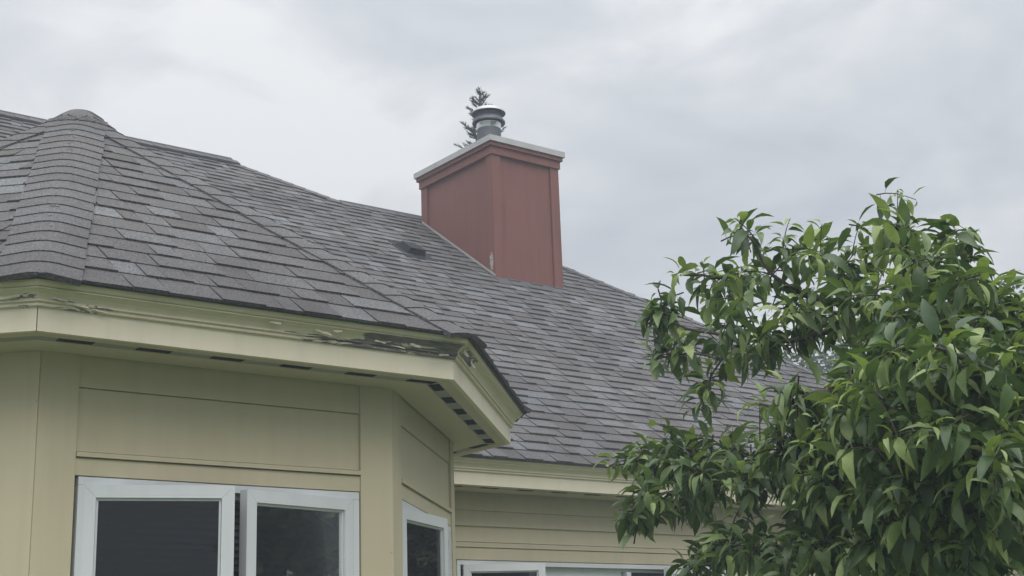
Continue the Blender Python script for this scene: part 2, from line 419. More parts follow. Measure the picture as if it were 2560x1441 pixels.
for nm in 'EDABC':
    F, a0, a1 = ends(nm, 0)
    ef = lambda o, nm=nm: ends(nm, o)[1:]
    k_ = MB(); q = []
    for d in (-.022, 0): q += [F.p(ef(d)[0]+.0016, d, SOF), F.p(ef(d)[1]-.0016, d, SOF), F.p(ef(d)[1]-.0016, d, FAS_T+.002), F.p(ef(d)[0]+.0016, d, FAS_T+.002)]
    k_.add(q, [(4, 5, 6, 7), (3, 2, 1, 0), (0, 1, 5, 4), (7, 6, 2, 3), (0, 4, 7, 3), (1, 2, 6, 5)])
    k_.build('fascia_board', M['trim'], house)
    k_ = MB(); sweep(k_, F, ef, PROF, wear=lambda a, z, o, nm=nm: wear_fn(nm, a, z, o)); k_.build('crown_moulding', M['crown'], house)
    soffit(F, ef, -.30, -.022, a1-.05, 0, {'A': .185, 'B': .16, 'C': .16, 'D': .28, 'E': .2}[nm])
FWF = Frame((4.775, WING_F), (1, 0), (0, -1)); LF = WING_R-4.775
efw = lambda o: (o, LF+o)
k_ = MB(); k_.box(FWF, .0, LF, SOF+.0005, FAS_T+.002, -.022, 0); k_.build('fascia_board', M['trim'], house)
k_ = MB(); sweep(k_, FWF, efw, PROF, .06, wear=lambda a, z, o: .12*(math.sin(a*3)+.3)); k_.build('crown_moulding', M['crown'], house)
soffit(FWF, lambda o: (-.28, LF), -.30, -.022, LF-.1, 0, .73+.0)

# loose curls of paint on the crown
def flake(F, a, z, o, wdt, hgt, curl, tilt):
    k_ = MB(); v = []; n = 4; hgt *= .72; curl *= .8
    for j in range(2):
        for i in range(n+1):
            s = i/n
            aa = a+wdt*(s-.5); zz = z-(hgt*(s*.35 if j else 0)+(hgt if j else 0))+tilt*s*.02
            v.append(F.p(aa+random.uniform(-.003, .003), o+.003+(curl*(s**2) if j else .001), zz+random.uniform(-.002, .002)))
    k_.add(v, [(i, i+1, n+2+i, n+1+i) for i in range(n)]); off = F.n*.0012
    k_.add([Vector(p)-off for p in v], [(n+1+i, n+2+i, i+1, i) for i in range(n)])
    k_.build('paint_flake', M['flake'], house, smooth=True)
FFA, _ = face_frame(0, AP_F); FFB, _ = face_frame(1, AP_F); FFD, _ = face_frame(-1, AP_F)
for a, zf, o, wd, hg, cu_, tl in [(.07, .038, .028, .05, .010, .012, -.4), (.15, .026, .019, .06, .008, .010, -.5), (.22, .016, .013, .05, .007, .014, -.4),
        (.93, .050, .042, .050, .010, .008, 0), (1.15, .046, .036, .07, .012, .018, -.6), (1.21, .048, .042, .035, .011, .02, .2), (1.43, .036, .026, .05, .009, .010, -.2),
        (1.60, .040, .030, .05, .012, .012, -.2), (1.52, .024, .019, .07, .006, .006, -.2), (1.76, .014, .012, .045, .011, .012, .3)]:
    flake(FFA, a, FAS_T+zf, o, wd, hg, cu_, tl)
for a, zf, o, wd, hg, cu_, tl in [(.05, .050, .040, .05, .030, .018, .2), (.26, .046, .036, .06, .022, .016, -.3)]:
    flake(FFB, a, FAS_T+zf, o, wd, hg, cu_, tl)
for a, zf, o, wd, hg, cu_, tl in [(1.72, .036, .026, .10, .012, .01, .3), (1.60, .03, .02, .08, .01, .012, 0)]:
    flake(FFD, a, FAS_T+zf, o, wd, hg, cu_, tl)

# ------------------------------------------------------------------ roofs
def clip(poly, lines):
    """2-D convex clip; lines: (nx, ny, c) keep nx*x+ny*y <= c"""
    for nx, ny, c in lines:
        o = []; n = len(poly)
        for i in range(n):
            p, q = poly[i], poly[(i+1) % n]; dp = nx*p[0]+ny*p[1]-c; dq = nx*q[0]+ny*q[1]-c
            if dp <= 0: o.append(p)
            if (dp < 0 < dq) or (dq < 0 < dp):
                s = dp/(dp-dq); o.append((p[0]+s*(q[0]-p[0]), p[1]+s*(q[1]-p[1])))
        poly = o
        if len(poly) < 3: return []
    return poly
EXP = .1435
PIECES = []                                         # (projected size, parent, verts, faces, tone, stain)
def shingle_plane(O, e_, s_, amin, amax, bmax, region, parent, b_over=.012, seed=1, stain=None, thick=1.15):
    """O eave origin; e_ along, s_ up the slope; region(a,b) -> clip lines or None to skip"""
    rng = random.Random(seed); n_ = e_.cross(s_).normalized()
    if n_.z < 0: n_ = -n_
    i = 0
    while i*EXP < bmax:
        b0 = i*EXP-(b_over if i == 0 else 0); b1 = (i+1)*EXP+.022
        a = amin-rng.uniform(0, .3); hi = rng.random() < .5
        while a < amax:
            wd = rng.choice((.09, .12, .14, .165, .19, .22, .25, .30))*rng.uniform(.9, 1.1)
            hi = (not hi) if rng.random() < .88 else hi
            th = (.0045+(.0042 if hi else 0))*thick
            jit = rng.uniform(-.0022, .0022); sk = rng.uniform(-.0015, .0015)
            lines = region(a+wd/2, b0+EXP/2)
            if lines is not None:
                tp = .006*(1 if rng.random() < .5 else -1)*(1 if hi else .3)
                q = clip([(a+.002, b0+jit), (a+wd-.002, b0+jit+sk), (a+wd-.002+tp*.4, b1), (a+.002+tp*.4, b1)], lines)
                if len(q) >= 3:
                    H_ = lambda b_: .0025+(th)*max(0., 1-(b_-b0)/(b1-b0))+.0005
                    top = [O+e_*x+s_*y+n_*H_(y) for x, y in q]; bot = [O+e_*x+s_*y-n_*.003 for x, y in q]
                    r_ = rng.random()
                    tone = (rng.uniform(.72, 1.) if r_ < .22 else rng.uniform(.3, .72) if r_ < .72 else rng.uniform(0, .32))
                    if hi: tone = tone*.92
                    c_ = top[0]*0
                    for p in top: c_ += p
                    c_ /= len(top); x, y, z = proj(c_); view = (CAM-c_).normalized().dot(n_)
                    area = 0
                    if -30 < x < IW+30 and -30 < y < IH+30 and view > 0:
                        pp = [proj(p) for p in top]; area = abs(sum(pp[k][0]*pp[(k+1) % len(pp)][1]-pp[(k+1) % len(pp)][0]*pp[k][1] for k in range(len(pp))))/2
                    st_ = stain(q[0][0], b0) if stain else 0.
                    n = len(top); fs = [tuple(range(n))]+[(k+n, (k+1) % n+n, (k+1) % n, k) for k in range(n)]
                    PIECES.append((area, parent, top+bot, fs, tone, st_))
            a += wd
        i += 1
# bay roof deck
APEXZ = EAVE+SL*AP_R
CS = 1/math.sqrt(1+SL*SL)
dk = MB(); ring = []
for i in range(8):
    a_ = K+i*2*K-4*K; Rr = (AP_R-.02)/math.cos(K)
    ring.append((OC.x+Rr*math.sin(a_), OC.y-Rr*math.cos(a_), EAVE+.004))
dk.add(ring+[(OC.x, OC.y, APEXZ-.008)], [(i, (i+1) % 8, 8) for i in range(8)])
bay_roof = dk.build('bay_roof', M['asphalt_edge'], house)
SLEN = AP_R/CS
for nm in 'EDABC':
    F, W_ = face_frame(FACES[nm], AP_R); e3 = F.e.copy(); s3 = (-F.n*CS+Vector((0, 0, SL*CS)))
    O = F.p(0, 0, EAVE); h = W_/2
    ln = [(-SLEN, h, 0.0), (SLEN, h, 2*h*SLEN/1.0)]           # triangle sides: a>=h*b/SLEN, a<=2h-h*b/SLEN
    ln = [(-1, h/SLEN, 0.), (1, h/SLEN, W_)]
    def stn(a, b, W_=W_): return max(0., .75-b/.5)*.8
    shingle_plane(O, e3, s3, -.1, W_+.1, SLEN, lambda a, b, ln=ln: ln, bay_roof, seed=11+FACES[nm], stain=stn)
# main roof deck (front slope plus the slopes behind it)
RV1, RV2 = 10.73*1.25, 10.18*1.25
zr = lambda v: EAVE+SL*(v-WING_E)
UL = -2.0
H1 = (5.235*1.25, RV1); H2 = (5.80*1.25, RV2); H3 = (7.37*1.25, RV2); H4 = (8.66*1.25, 8.875*1.25); H5 = (9.39*1.25, 7.95*1.25); H6 = (13.45, WING_E)
dk = MB(); L3 = lambda p, d=-.006: (p[0], p[1], zr(p[1])+d)
front = [(UL, WING_E+.02), (H6[0]-.02, WING_E+.02), H5, H4, H3, H2, H1, (UL, RV1)]
vs_ = [L3(p) for p in front]
back = [(UL, 2*RV1-WING_E, EAVE), (H1[0], 2*RV1-WING_E, EAVE), (H3[0], 2*RV2-WING_E, EAVE), (13.45, 2*RV2-WING_E, EAVE)]
dk.add(vs_+back, [(0, 1, 2, 5), (2, 3, 4, 5), (0, 5, 6, 7), (7, 6, 9, 8), (6, 5, 9), (5, 4, 10), (4, 3, 11), (3, 2, 11), (2, 1, 11), (5, 10, 9)])
main_roof = dk.build('main_roof', M['asphalt_edge'], house)
Om = Vector((0, WING_E, EAVE)); em = Vector((1, 0, 0)); sm = Vector((0, CS, SL*CS))
def line2(p, q, inside):
    (x0, y0), (x1, y1) = p, q; nx, ny = y1-y0, -(x1-x0); c = nx*x0+ny*y0
    return (nx, ny, c) if nx*inside[0]+ny*inside[1] <= c else (-nx, -ny, -c)
ab = lambda p: (p[0], (p[1]-WING_E)/CS)
insd = (6, 1.)
LH1 = line2(ab(H1), ab(H2), insd)
LR = [line2(ab(H3), ab(H4), insd), line2(ab(H4), ab(H5), insd), line2(ab(H5), ab(H6), insd)]
CH = (8.457, 9.33, 11.165, 12.47)                   # chimney footprint
def reg(a, b):
    v = WING_E+b*CS
    if CH[0]+.1 < a < CH[1]-.1 and CH[2]+.1 < v < CH[3]-.1: return None
    if a < H2[0]: return [LH1, (0, 1, ab(H1)[1])]
    return [(0, 1, ab(H2)[1])]+LR
shingle_plane(Om, em, sm, -2.0, 13.4, ab(H1)[1], reg, main_roof, seed=5, thick=1.9, stain=lambda a, b: max(0., .7-b/.6)*.9)

# hip and ridge caps: bent tabs overlapping up the line
def caps(P0, P1, dirL, dirR, parent, exposure=.137, half=.152, lift=.011, name='hip_cap_shingle', seed=3, wl=1., wr=1., lenover=.035, stain=None, droop=0., wetside=False):
    rng = random.Random(seed); ax = (P1-P0); L_ = ax.length; t_ = ax.normalized()
    L = (dirL-t_*dirL.dot(t_)).normalized(); Rr = (dirR-t_*dirR.dot(t_)).normalized(); upv = t_.cross(L); upv = upv if upv.z > 0 else -upv
    nl = t_.cross(L); nl = nl if nl.z > 0 else -nl
    nr = t_.cross(Rr); nr = nr if nr.z > 0 else -nr
    r0 = .06; ws = [-1, -.7, -.4, -.2, 0, .2, .4, .7, 1]
    n = int(L_/exposure)
    for i in range(n+1):
        s0 = i*exposure-.01+rng.uniform(-.003, .003); s1 = min(s0+exposure+lenover, L_+.02)
        if s1-s0 < .05: continue
        hw = half*rng.uniform(.97, 1.03); top = []; bot = []
        for s_, hh in ((s0, lift), (s1, .005)):
            rt_ = []; rb = []
            for q in ws:
                d = abs(q)*hw*(wl if q < 0 else wr)
                if abs(q)*hw <= r0+1e-6:              # rounded crest
                    u_ = (q*hw/r0+1)/2; p = (L*r0)*(1-u_)**2 + (Rr*r0)*u_**2
                    nn = (nl*(1-u_)+nr*u_).normalized()
                else:
                    p = (L if q < 0 else Rr)*d; nn = nl if q < 0 else nr
                sk = rng.uniform(-.002, .002); base = P0+t_*(s_+sk)+p
                base = base - Vector((0, 0, droop*abs(q)))
                rt_.append(base+nn*(hh+.008)); rb.append(base+nn*(-.003 if s_ == s0 else -.006))
            top += rt_; bot += rb
        m_ = len(ws); fs = [(j, j+1, m_+j+1, m_+j) for j in range(m_-1)]
        fs += [(2*m_+j+1, 2*m_+j, 2*m_+m_+j, 2*m_+m_+j+1) for j in range(m_-1)]
        fs += [(2*m_+j, 2*m_+j+1, j+1, j) for j in range(m_-1)]
        fs += [(2*m_, 0, m_, 3*m_), (m_-1, 3*m_-1, 4*m_-1, 2*m_-1)]
        sv = stain(s0) if stain else 0.; one = [min(1., sv+(max(0., q-.15)*1.1*max(0., 1-abs(s0-.55)/.9) if wetside else 0.)) for q in ws]
        k_ = MB(); k_.add(top+bot, fs, tone=rng.uniform(.34, .72), stain=one*4)
        k_.build(name, M['shingle'], parent)
apex = Vector((OC.x, OC.y, APEXZ))
dirs = {}
def hip(i0, i1, seed):
    a_ = R(45*i0)+K; Rr = AP_R/math.cos(K); P0 = Vector((OC.x+Rr*math.sin(a_), OC.y-Rr*math.cos(a_), EAVE))
    f0, _ = face_frame(i0, AP_R); f1, _ = face_frame(i1, AP_R)
    ax = (apex-P0).normalized(); P1 = apex-ax*.13
    caps(P0+ax*.006, P1, -f0.e, f1.e, bay_roof, seed=seed, stain=lambda s: max(0, .5-s), wetside=(i0 == -1))
for i in (-3, -2, -1, 0, 1): hip(i, i+1, 30+i)
k_ = MB(); k_.lathe((OC.x+.03, OC.y+.06), [(.17, APEXZ-.13), (.165, APEXZ-.08), (.13, APEXZ-.022), (.08, APEXZ+.014), (.03, APEXZ+.026), (.0005, APEXZ+.028)], 24)
k_.build('apex_dome', M['asphalt_edge'], bay_roof, smooth=True)
k_ = MB(); k_.lathe((OC.x, OC.y), [(.215, APEXZ-.130), (.213, APEXZ-.117), (.14, APEXZ-.062), (.06, APEXZ-.008), (.0005, APEXZ+.010)], 16)
k_.a['tone'] = [.55]*len(k_.v)
k_.build('apex_cap', M['shingle'], bay_roof, smooth=True)
# main roof: ridge vents with caps, hips with caps
nfr = Vector((0, -1, -SL)).normalized(); nbk = Vector((0, 1, -SL)).normalized()
def ridge(u0, u1, v, seed, hgt):
    z = zr(v); k_ = MB(); q = []
    for u_ in (u0, u1): q += [(u_, v-.13, z-.13*SL+.006), (u_, v-.135, z-.135*SL+hgt), (u_, v, z+hgt+.01), (u_, v+.135, z-.135*SL+hgt), (u_, v+.13, z-.13*SL+.006)]
    k_.add(q, [(i, i+1, 6+i, 5+i) for i in range(4)]+[(0, 4, 3, 2, 1), (5, 6, 7, 8, 9)])
    k_.build('ridge_vent', M['asphalt_edge'], main_roof)
    caps(Vector((u0-.02, v, z+hgt-.012)), Vector((u1+.03, v, z+hgt-.012)), nfr, nbk, main_roof, exposure=.145, half=.150, name='ridge_cap_shingle', seed=seed)
ridge(-1.9, H1[0]+.02, RV1, 51, .040)
ridge(H2[0]+.28, CH[0]+.25, RV2, 52, .016)
def mhip(p, q, seed):
    P1 = Vector((p[0], p[1], zr(p[1])+.004)); P0 = Vector((q[0], q[1], zr(q[1])+.004))
    caps(P0, P1, Vector((-1, 0, 0)), Vector((.25, 1, -.5)), main_roof, exposure=.14, half=.15, seed=seed)
mhip(H1, (H2[0]+.30, H2[1]), 61); mhip(H3, H4, 62); mhip(H4, H5, 63); mhip(H5, H6, 64)
# shingles: the largest in view are pieces of their own, the rest one field per roof
PIECES.sort(key=lambda x: -x[0])
rest = {}
for i, (ar, par, v, f, tone, st_) in enumerate(PIECES):
    if i < 300:
        k_ = MB(); k_.add(v, f, tone=tone, stain=st_); k_.build('shingle', M['shingle'], par)
    else: rest.setdefault(par.name, (par, MB()))[1].add(v, f, tone=tone, stain=st_)
for par, k_ in rest.values(): k_.build('shingle_field', M['shingle'], par, kind='stuff')
# eave drip edges, dark line under the first course
for nm in 'EDABC':
    F, W_ = face_frame(FACES[nm], AP_R); a1 = W_ if nm != 'C' else WING_E-F.o.y
    k_ = MB(); k_.box(F, 0, a1, EAVE-.010, EAVE+.0015, -.05, .004); k_.build('starter_edge', M['asphalt_edge'], bay_roof)
k_ = MB(); k_.box(Frame((4.86, WING_E), (1, 0), (0, -1)), 0, H6[0]-4.86, EAVE-.010, EAVE+.0015, -.05, .004); k_.build('starter_edge', M['asphalt_edge'], main_roof)

# ---- roof vent: black hooded box on a flange
rv = MB(); NP = Vector((0, -SL*CS, CS))
pv = lambda a, b, h: Vector((a, WING_E, EAVE))+sm*b+NP*h
a0, a1 = 7.49, 7.80; b0, b1 = (11.32-WING_E)/CS, (11.68-WING_E)/CS
rv.prism([pv(a0-.03, b0-.02, .016), pv(a1+.04, b0-.02, .016), pv(a1+.02, b1+.05, .014), pv(a0, b1+.05, .014)], [pv(a0-.03, b0-.02, .0), pv(a1+.04, b0-.02, .0), pv(a1+.02, b1+.05, .0), pv(a0, b1+.05, .0)])
pan = rv.build('roof_vent', M['black'], main_roof)
hd = MB(); hb = [(a0+.03, b0+.10), (a1-.06, b0+.10), (a1-.06, b1-.08), (a0+.03, b1-.08)]; ht = [(a0+.045, b0+.08, .085), (a1-.085, b0+.08, .085), (a1-.10, b1-.15, .08), (a0+.06, b1-.15, .08)]
hd.prism([pv(*p) for p in ht], [pv(x, y, .015) for x, y in hb])
o = hd.build('roof_vent_hood', M['black'], main_roof)

# ---- chimney
c0, c1, d0, d1 = CH
FR_, FLf = Frame((c0, d0), (1, 0), (0, -1)), Frame((c0, d1), (0, -1), (-1, 0))
FRr, FBk = Frame((c1, d0), (0, 1), (1, 0)), Frame((c1, d1), (-1, 0), (0, 1))
wu, wv_ = c1-c0, d1-d0
ZB = zr(d0)-.3; ZF = Z0+5.305
core = MB(); core.box(Frame((c0+.02, d0+.02), (1, 0), (0, -1)), 0, wu-.04, ZB, Z0+5.45, -(wv_-.04), 0)
ch = core.build('chimney', M['red'], house, label='red-brown panelled chimney chase with pale metal cap')
for F, W_, vis in ((FR_, wu, 1), (FLf, wv_, 1), (FRr, wv_, 0), (FBk, wu, 0)):
    fl_ = F is FLf
    k_ = MB(); n1, n2 = 24, 30
    A0, A1 = .10, W_-.10; v = []; wt = []
    for i in range(n1+1):
        for j in range(n2+1):
            a = A0+(A1-A0)*i/n1; z = ZB+(ZF-ZB)*j/n2; v.append(F.p(a, -.010, z))
            wt.append(0.)
    k_.add(v, [(i*(n2+1)+j, (i+1)*(n2+1)+j, (i+1)*(n2+1)+j+1, i*(n2+1)+j+1) for i in range(n1) for j in range(n2)], wear=wt)
    k_.build('chase_panel', M['red'], ch)
    for b0_, b1_ in ((0, .0985), (W_-.0985, W_)):
        k_ = MB(); fb = F is FR_ or F is FBk; ex = .014 if fb else -.0145
        k_.box(F, b0_ if b0_ else -ex, b1_+ex if b0_ else b1_, ZB, ZF, -.014, .014 if fb else .0125); k_.build('corner_board', M['red'], ch)
        if fl_ and b0_:                               # the weathered face of this board
            k_ = MB(); v = []; wt = []; na, nz = 8, 60
            for i in range(na+1):
                for j in range(nz+1):
                    a = b0_+.001+(b1_-.0145-b0_-.002)*i/na; z = ZB+(ZF-ZB)*j/nz; v.append(F.p(a, .0132, z))
                    wt.append(max(0., 1.2-math.hypot((a-(W_-.045))/.045, (z-(Z0+4.13))/.15))*.85)
            k_.add(v, [(i*(nz+1)+j, (i+1)*(nz+1)+j, (i+1)*(nz+1)+j+1, i*(nz+1)+j+1) for i in range(na) for j in range(nz)], wear=wt)
            k_.build('board_face', M['red'], ch)
def ring_box(name, mt, z0, z1, pr, inner=.03):
    k_ = MB()
    k_.box(FR_, -pr, wu+pr, z0, z1, -inner, pr); k_.box(FBk, -pr, wu+pr, z0, z1, -inner, pr)
    k_.box(FLf, inner+.0005, wv_-inner-.0005, z0, z1, -inner, pr); k_.box(FRr, inner+.0005, wv_-inner-.0005, z0, z1, -inner, pr)
    return k_.build(name, mt, ch)
ring_box('frieze_board', M['red'], ZF+.0005, Z0+5.392, .030)
ring_box('cornice_board', M['red'], Z0+5.3925, Z0+5.434, .052)
ring_box('metal_cap_edge', M['flashing'], Z0+5.4345, Z0+5.497, .072)
k_ = MB(); k_.box(Frame((c0-.06, d0-.06), (1, 0), (0, -1)), 0, wu+.12, Z0+5.485, Z0+5.494, -(wv_+.12), 0); k_.build('metal_cap_top', M['flashing'], ch)
# step flashing at the chase foot
k_ = MB()
zz = lambda v, h: zr(v)+h
q = []
for v_ in (d0-.02, d1): q += [Vector((c0-.016, v_, zz(v_, .02))), Vector((c0-.016, v_, zz(v_, .048)))]
k_.add(q, [(0, 1, 3, 2)]); k_.add([p-Vector((.004, 0, 0)) for p in q], [(0, 2, 3, 1)])
k_.build('step_flashing', M['flashing'], ch)
k_ = MB(); k_.prism([Vector((c0-.03, d0-.11, zz(d0-.11, .013))), Vector((c1+.03, d0-.11, zz(d0-.11, .013))), Vector((c1+.03, d0-.0, zz(d0, .015))), Vector((c0-.03, d0-.0, zz(d0, .015)))],
    [Vector((c0-.03, d0-.11, zz(d0-.11, 0))), Vector((c1+.03, d0-.11, zz(d0-.11, 0))), Vector((c1+.03, d0, zz(d0, 0))), Vector((c0-.03, d0, zz(d0, 0)))])
k_.build('apron_flashing', M['dullsteel'], ch)
# ---- flue pipe
pc = (8.922, 11.82)
k_ = MB(); k_.lathe(pc, [(.135, Z0+5.48), (.135, Z0+5.90)], 40); pipe = k_.build('flue_pipe', M['dullsteel'], house, smooth=True)
k_ = MB(); k_.lathe(pc, [(.136, Z0+5.895), (.1385, Z0+5.90), (.1385, Z0+5.955), (.141, Z0+5.958), (.141, Z0+5.972), (.136, Z0+5.976), (.126, Z0+6.02)], 40); k_.build('steel_band', M['silver'], pipe, smooth=True)
k_ = MB(); k_.lathe(pc, [(.182, Z0+5.968), (.186, Z0+5.978), (.184, Z0+5.99), (.158, Z0+6.025), (.148, Z0+6.06), (.130, Z0+6.05), (.150, Z0+6.0), (.182, Z0+5.968)], 40); k_.build('wind_collar', M['dullsteel'], pipe, smooth=True)
k_ = MB(); k_.lathe(pc, [(.140, Z0+6.03), (.147, Z0+6.045), (.151, Z0+6.115), (.130, Z0+6.12)], 40); k_.build('cap_drum', M['dullsteel'], pipe, smooth=True)
k_ = MB(); k_.lathe(pc, [(.02, Z0+6.10), (.15, Z0+6.098), (.186, Z0+6.085), (.192, Z0+6.088)], 40); k_.build('rain_cap_underside', M['dullsteel'], pipe, smooth=True)
k_ = MB(); k_.lathe(pc, [(.192, Z0+6.0885), (.190, Z0+6.10), (.16, Z0+6.135), (.10, Z0+6.158), (.0005, Z0+6.166)], 40); k_.build('rain_cap', M['capsteel'], pipe, smooth=True)
#TREES
# ------------------------------------------------------------------ trees
def leaf_mat(name, stops, tone_from='attr', transl=.25, rough=.42):
    a, t, b = mat(name)
    tone = attr(t, 'tone') if tone_from == 'attr' else N(t, 'ShaderNodeObjectInfo').outputs['Random']
    c = ramp(t, tone, stops)
    c = mixc(t, 1., c, ramp(t, noise(t, 30 if tone_from == 'attr' else 4, 2), [(.3, (.82, .84, .8)), (.7, (1.14, 1.12, 1.1))]), 'MULTIPLY')
    t.links.new(c, b.inputs['Base Color']); b.inputs['Roughness'].default_value = rough; b.inputs['Specular IOR Level'].default_value = .45
    tl = N(t, 'ShaderNodeBsdfTranslucent'); t.links.new(mixc(t, 1., c, (1.15, 1.25, .55), 'MULTIPLY'), tl.inputs[0])
    mx_ = N(t, 'ShaderNodeMixShader'); mx_.inputs[0].default_value = transl
    t.links.new(b.outputs[0], mx_.inputs[1]); t.links.new(tl.outputs[0], mx_.inputs[2])
    t.links.new(mx_.outputs[0], t.nodes['Material Output'].inputs[0]); return a
FRUIT = [(0., (.048, .092, .044)), (.45, (.110, .176, .070)), (.80, (.185, .262, .098)), (.90, (.27, .35, .12)), (1., (.33, .42, .19))]
M['leaf'] = leaf_mat('fruit_leaf', FRUIT); M['leaf_obj'] = leaf_mat('fruit_leaf_single', FRUIT, 'obj')
M['bark'] = plain('grey_brown_bark', (.055, .047, .042), .85, 0, .45, 25)
def leaf_base(droop, fold, wave, rng):
    xs = [0, .10, .32, .58, .82, 1.]; hw = [.012, .110, .188, .178, .092, 0.]
    v = [(-.22, -.010, .03), (-.22, .010, .03)]; f = []; rows = []
    for i, (x, h) in enumerate(zip(xs, hw)):
        ang = droop*x; cx = x*(1-.16*droop*x); cz = -.5*droop*x*x
        wv = wave*math.sin(x*7+rng.uniform(0, 6))
        r_ = []
        for s in ((-1, 0, 1) if h > 0.02 else (-1, 1) if h > 0 else (0,)):
            r_.append(len(v)); v.append((cx+abs(s)*h*fold*math.sin(ang)*.3, s*h*math.cos(fold*.6), cz+abs(s)*h*fold*.55+s*wv*h))
        rows.append(r_)
    f.append((0, rows[0][0], rows[0][1], 1))
    f += [(rows[0][0], rows[1][0], rows[1][1]), (rows[0][0], rows[1][1], rows[0][1]), (rows[0][1], rows[1][1], rows[1][2])]
    for i in (1, 2, 3):
        a, b = rows[i], rows[i+1]
        f += [(a[0], b[0], b[1], a[1]), (a[1], b[1], b[2], a[2])]
    f += [(rows[4][0], rows[5][0], rows[4][1]), (rows[4][1], rows[5][0], rows[4][2])]
    return np.array(v), f
lr = random.Random(4)
LEAVES = [leaf_base(d, fo, wv, lr) for d, fo, wv in [(.9, .45, .10), (1.2, .6, .12), (1.6, .5, .18), (1.0, .85, .08), (1.9, .7, .15), (.6, .6, .2)]]
class Field:                                          # many leaves joined
    def __init__(s): s.v = []; s.f = []; s.t = []; s.n = 0
    def add(s, base, Mx, tone):
        v, f = base; p = v@np.array(Mx.to_3x3()).T+np.array(Mx.translation)
        s.v.append(p); s.f += [tuple(i+s.n for i in q) for q in f]; s.t += [tone]*len(v); s.n += len(v)
    def build(s, name, mt, parent, **pr):
        me = bpy.data.meshes.new(name); me.from_pydata(np.concatenate(s.v).tolist(), [], s.f)
        at_ = me.attributes.new('tone', 'FLOAT', 'POINT'); at_.data.foreach_set('value', s.t)
        me.materials.append(mt); me.polygons.foreach_set('use_smooth', [True]*len(me.polygons)); me.update()
        return link(name, me, parent, **pr)
def leaf_matrix(p, d, size, upv, roll):
    d = d.normalized(); y = upv.cross(d)
    if y.length < .05: y = Vector((1, 0, 0)).cross(d)
    y.normalize(); z = d.cross(y)
    m_ = Matrix((d, y, z)).transposed()@Matrix.Rotation(roll, 3, 'X')
    m_ = (m_*size).to_4x4(); m_.translation = p; return m_

tb = at(2660, 1441, 4.25)
tree = empty('fruit_tree', (tb.x, tb.y, 0), 'leafy fruit tree with drooping green leaves in front of the right wing', 'tree')
P_ = at
SK = {}
SK['trunk'] = [(Vector((tb.x, tb.y, -.05)), .085), (Vector((tb.x-.03, tb.y+.02, .7)), .07), (P_(2640, 1500, 4.25), .062), (P_(2590, 1300, 4.22), .052), (P_(2540, 1080, 4.18), .042), (P_(2480, 880, 4.15), .030), (P_(2380, 740, 4.2), .020), (P_(2270, 620, 4.28), .012), (P_(2245, 520, 4.32), .0018)]
SK['l2'] = [(P_(2480, 880, 4.15), .024), (P_(2330, 800, 4.3), .019), (P_(2200, 790, 4.42), .015), (P_(2020, 740, 4.58), .011), (P_(1880, 700, 4.7), .008), (P_(1760, 690, 4.85), .005), (P_(1700, 688, 4.92), .003)]
SK['l2b'] = [(P_(2020, 740, 4.58), .008), (P_(1930, 690, 4.62), .006), (P_(1890, 620, 4.65), .004), (P_(1850, 565, 4.68), .002)]
SK['l2c'] = [(P_(2200, 790, 4.42), .011), (P_(2040, 840, 4.5), .009), (P_(1880, 850, 4.62), .007), (P_(1750, 830, 4.8), .005), (P_(1640, 800, 4.95), .003)]
SK['l2d'] = [(P_(1880, 850, 4.62), .006), (P_(1800, 900, 4.7), .004), (P_(1770, 980, 4.72), .003), (P_(1748, 1020, 4.72), .002)]
SK['l2e'] = [(P_(1800, 900, 4.7), .004), (P_(1720, 880, 4.8), .003), (P_(1640, 900, 4.9), .002)]
SK['l3'] = [(P_(2540, 1080, 4.18), .026), (P_(2380, 1020, 3.95), .020), (P_(2220, 980, 3.88), .015), (P_(2080, 980, 3.95), .010), (P_(1960, 1010, 4.08), .006), (P_(1900, 1010, 4.15), .003)]
SK['l3b'] = [(P_(2590, 1300, 4.22), .028), (P_(2400, 1200, 3.95), .021), (P_(2200, 1120, 3.95), .014), (P_(2040, 1120, 4.12), .008), (P_(1960, 1140, 4.2), .004)]
SK['l4'] = [(P_(2590, 1300, 4.22), .026), (P_(2300, 1270, 4.25), .020), (P_(2080, 1230, 4.4), .015), (P_(1880, 1180, 4.62), .010), (P_(1720, 1140, 4.85), .006), (P_(1600, 1150, 5.0), .004), (P_(1535, 1165, 5.08), .002)]
SK['l4b'] = [(P_(1880, 1180, 4.62), .008), (P_(1760, 1230, 4.75), .006), (P_(1660, 1260, 4.86), .004), (P_(1580, 1300, 4.95), .002)]
SK['l5'] = [(P_(2640, 1500, 4.25), .024), (P_(2350, 1440, 4.2), .018), (P_(2100, 1400, 4.3), .012), (P_(1900, 1390, 4.5), .008), (P_(1720, 1425, 4.7), .004)]
SK['l6'] = [(P_(2540, 1080, 4.18), .02), (P_(2500, 980, 3.7), .014), (P_(2420, 900, 3.35), .008), (P_(2340, 870, 3.2), .004)]
SK['l7'] = [(P_(2590, 1300, 4.22), .02), (P_(2540, 1200, 3.6), .014), (P_(2440, 1130, 3.3), .008), (P_(2330, 1080, 3.2), .004)]
SK['l8'] = [(P_(2380, 740, 4.2), .009), (P_(2420, 650, 4.1), .0045), (P_(2415, 600, 4.1), .0012)]
br = MB(); nodes = []; ndir = []
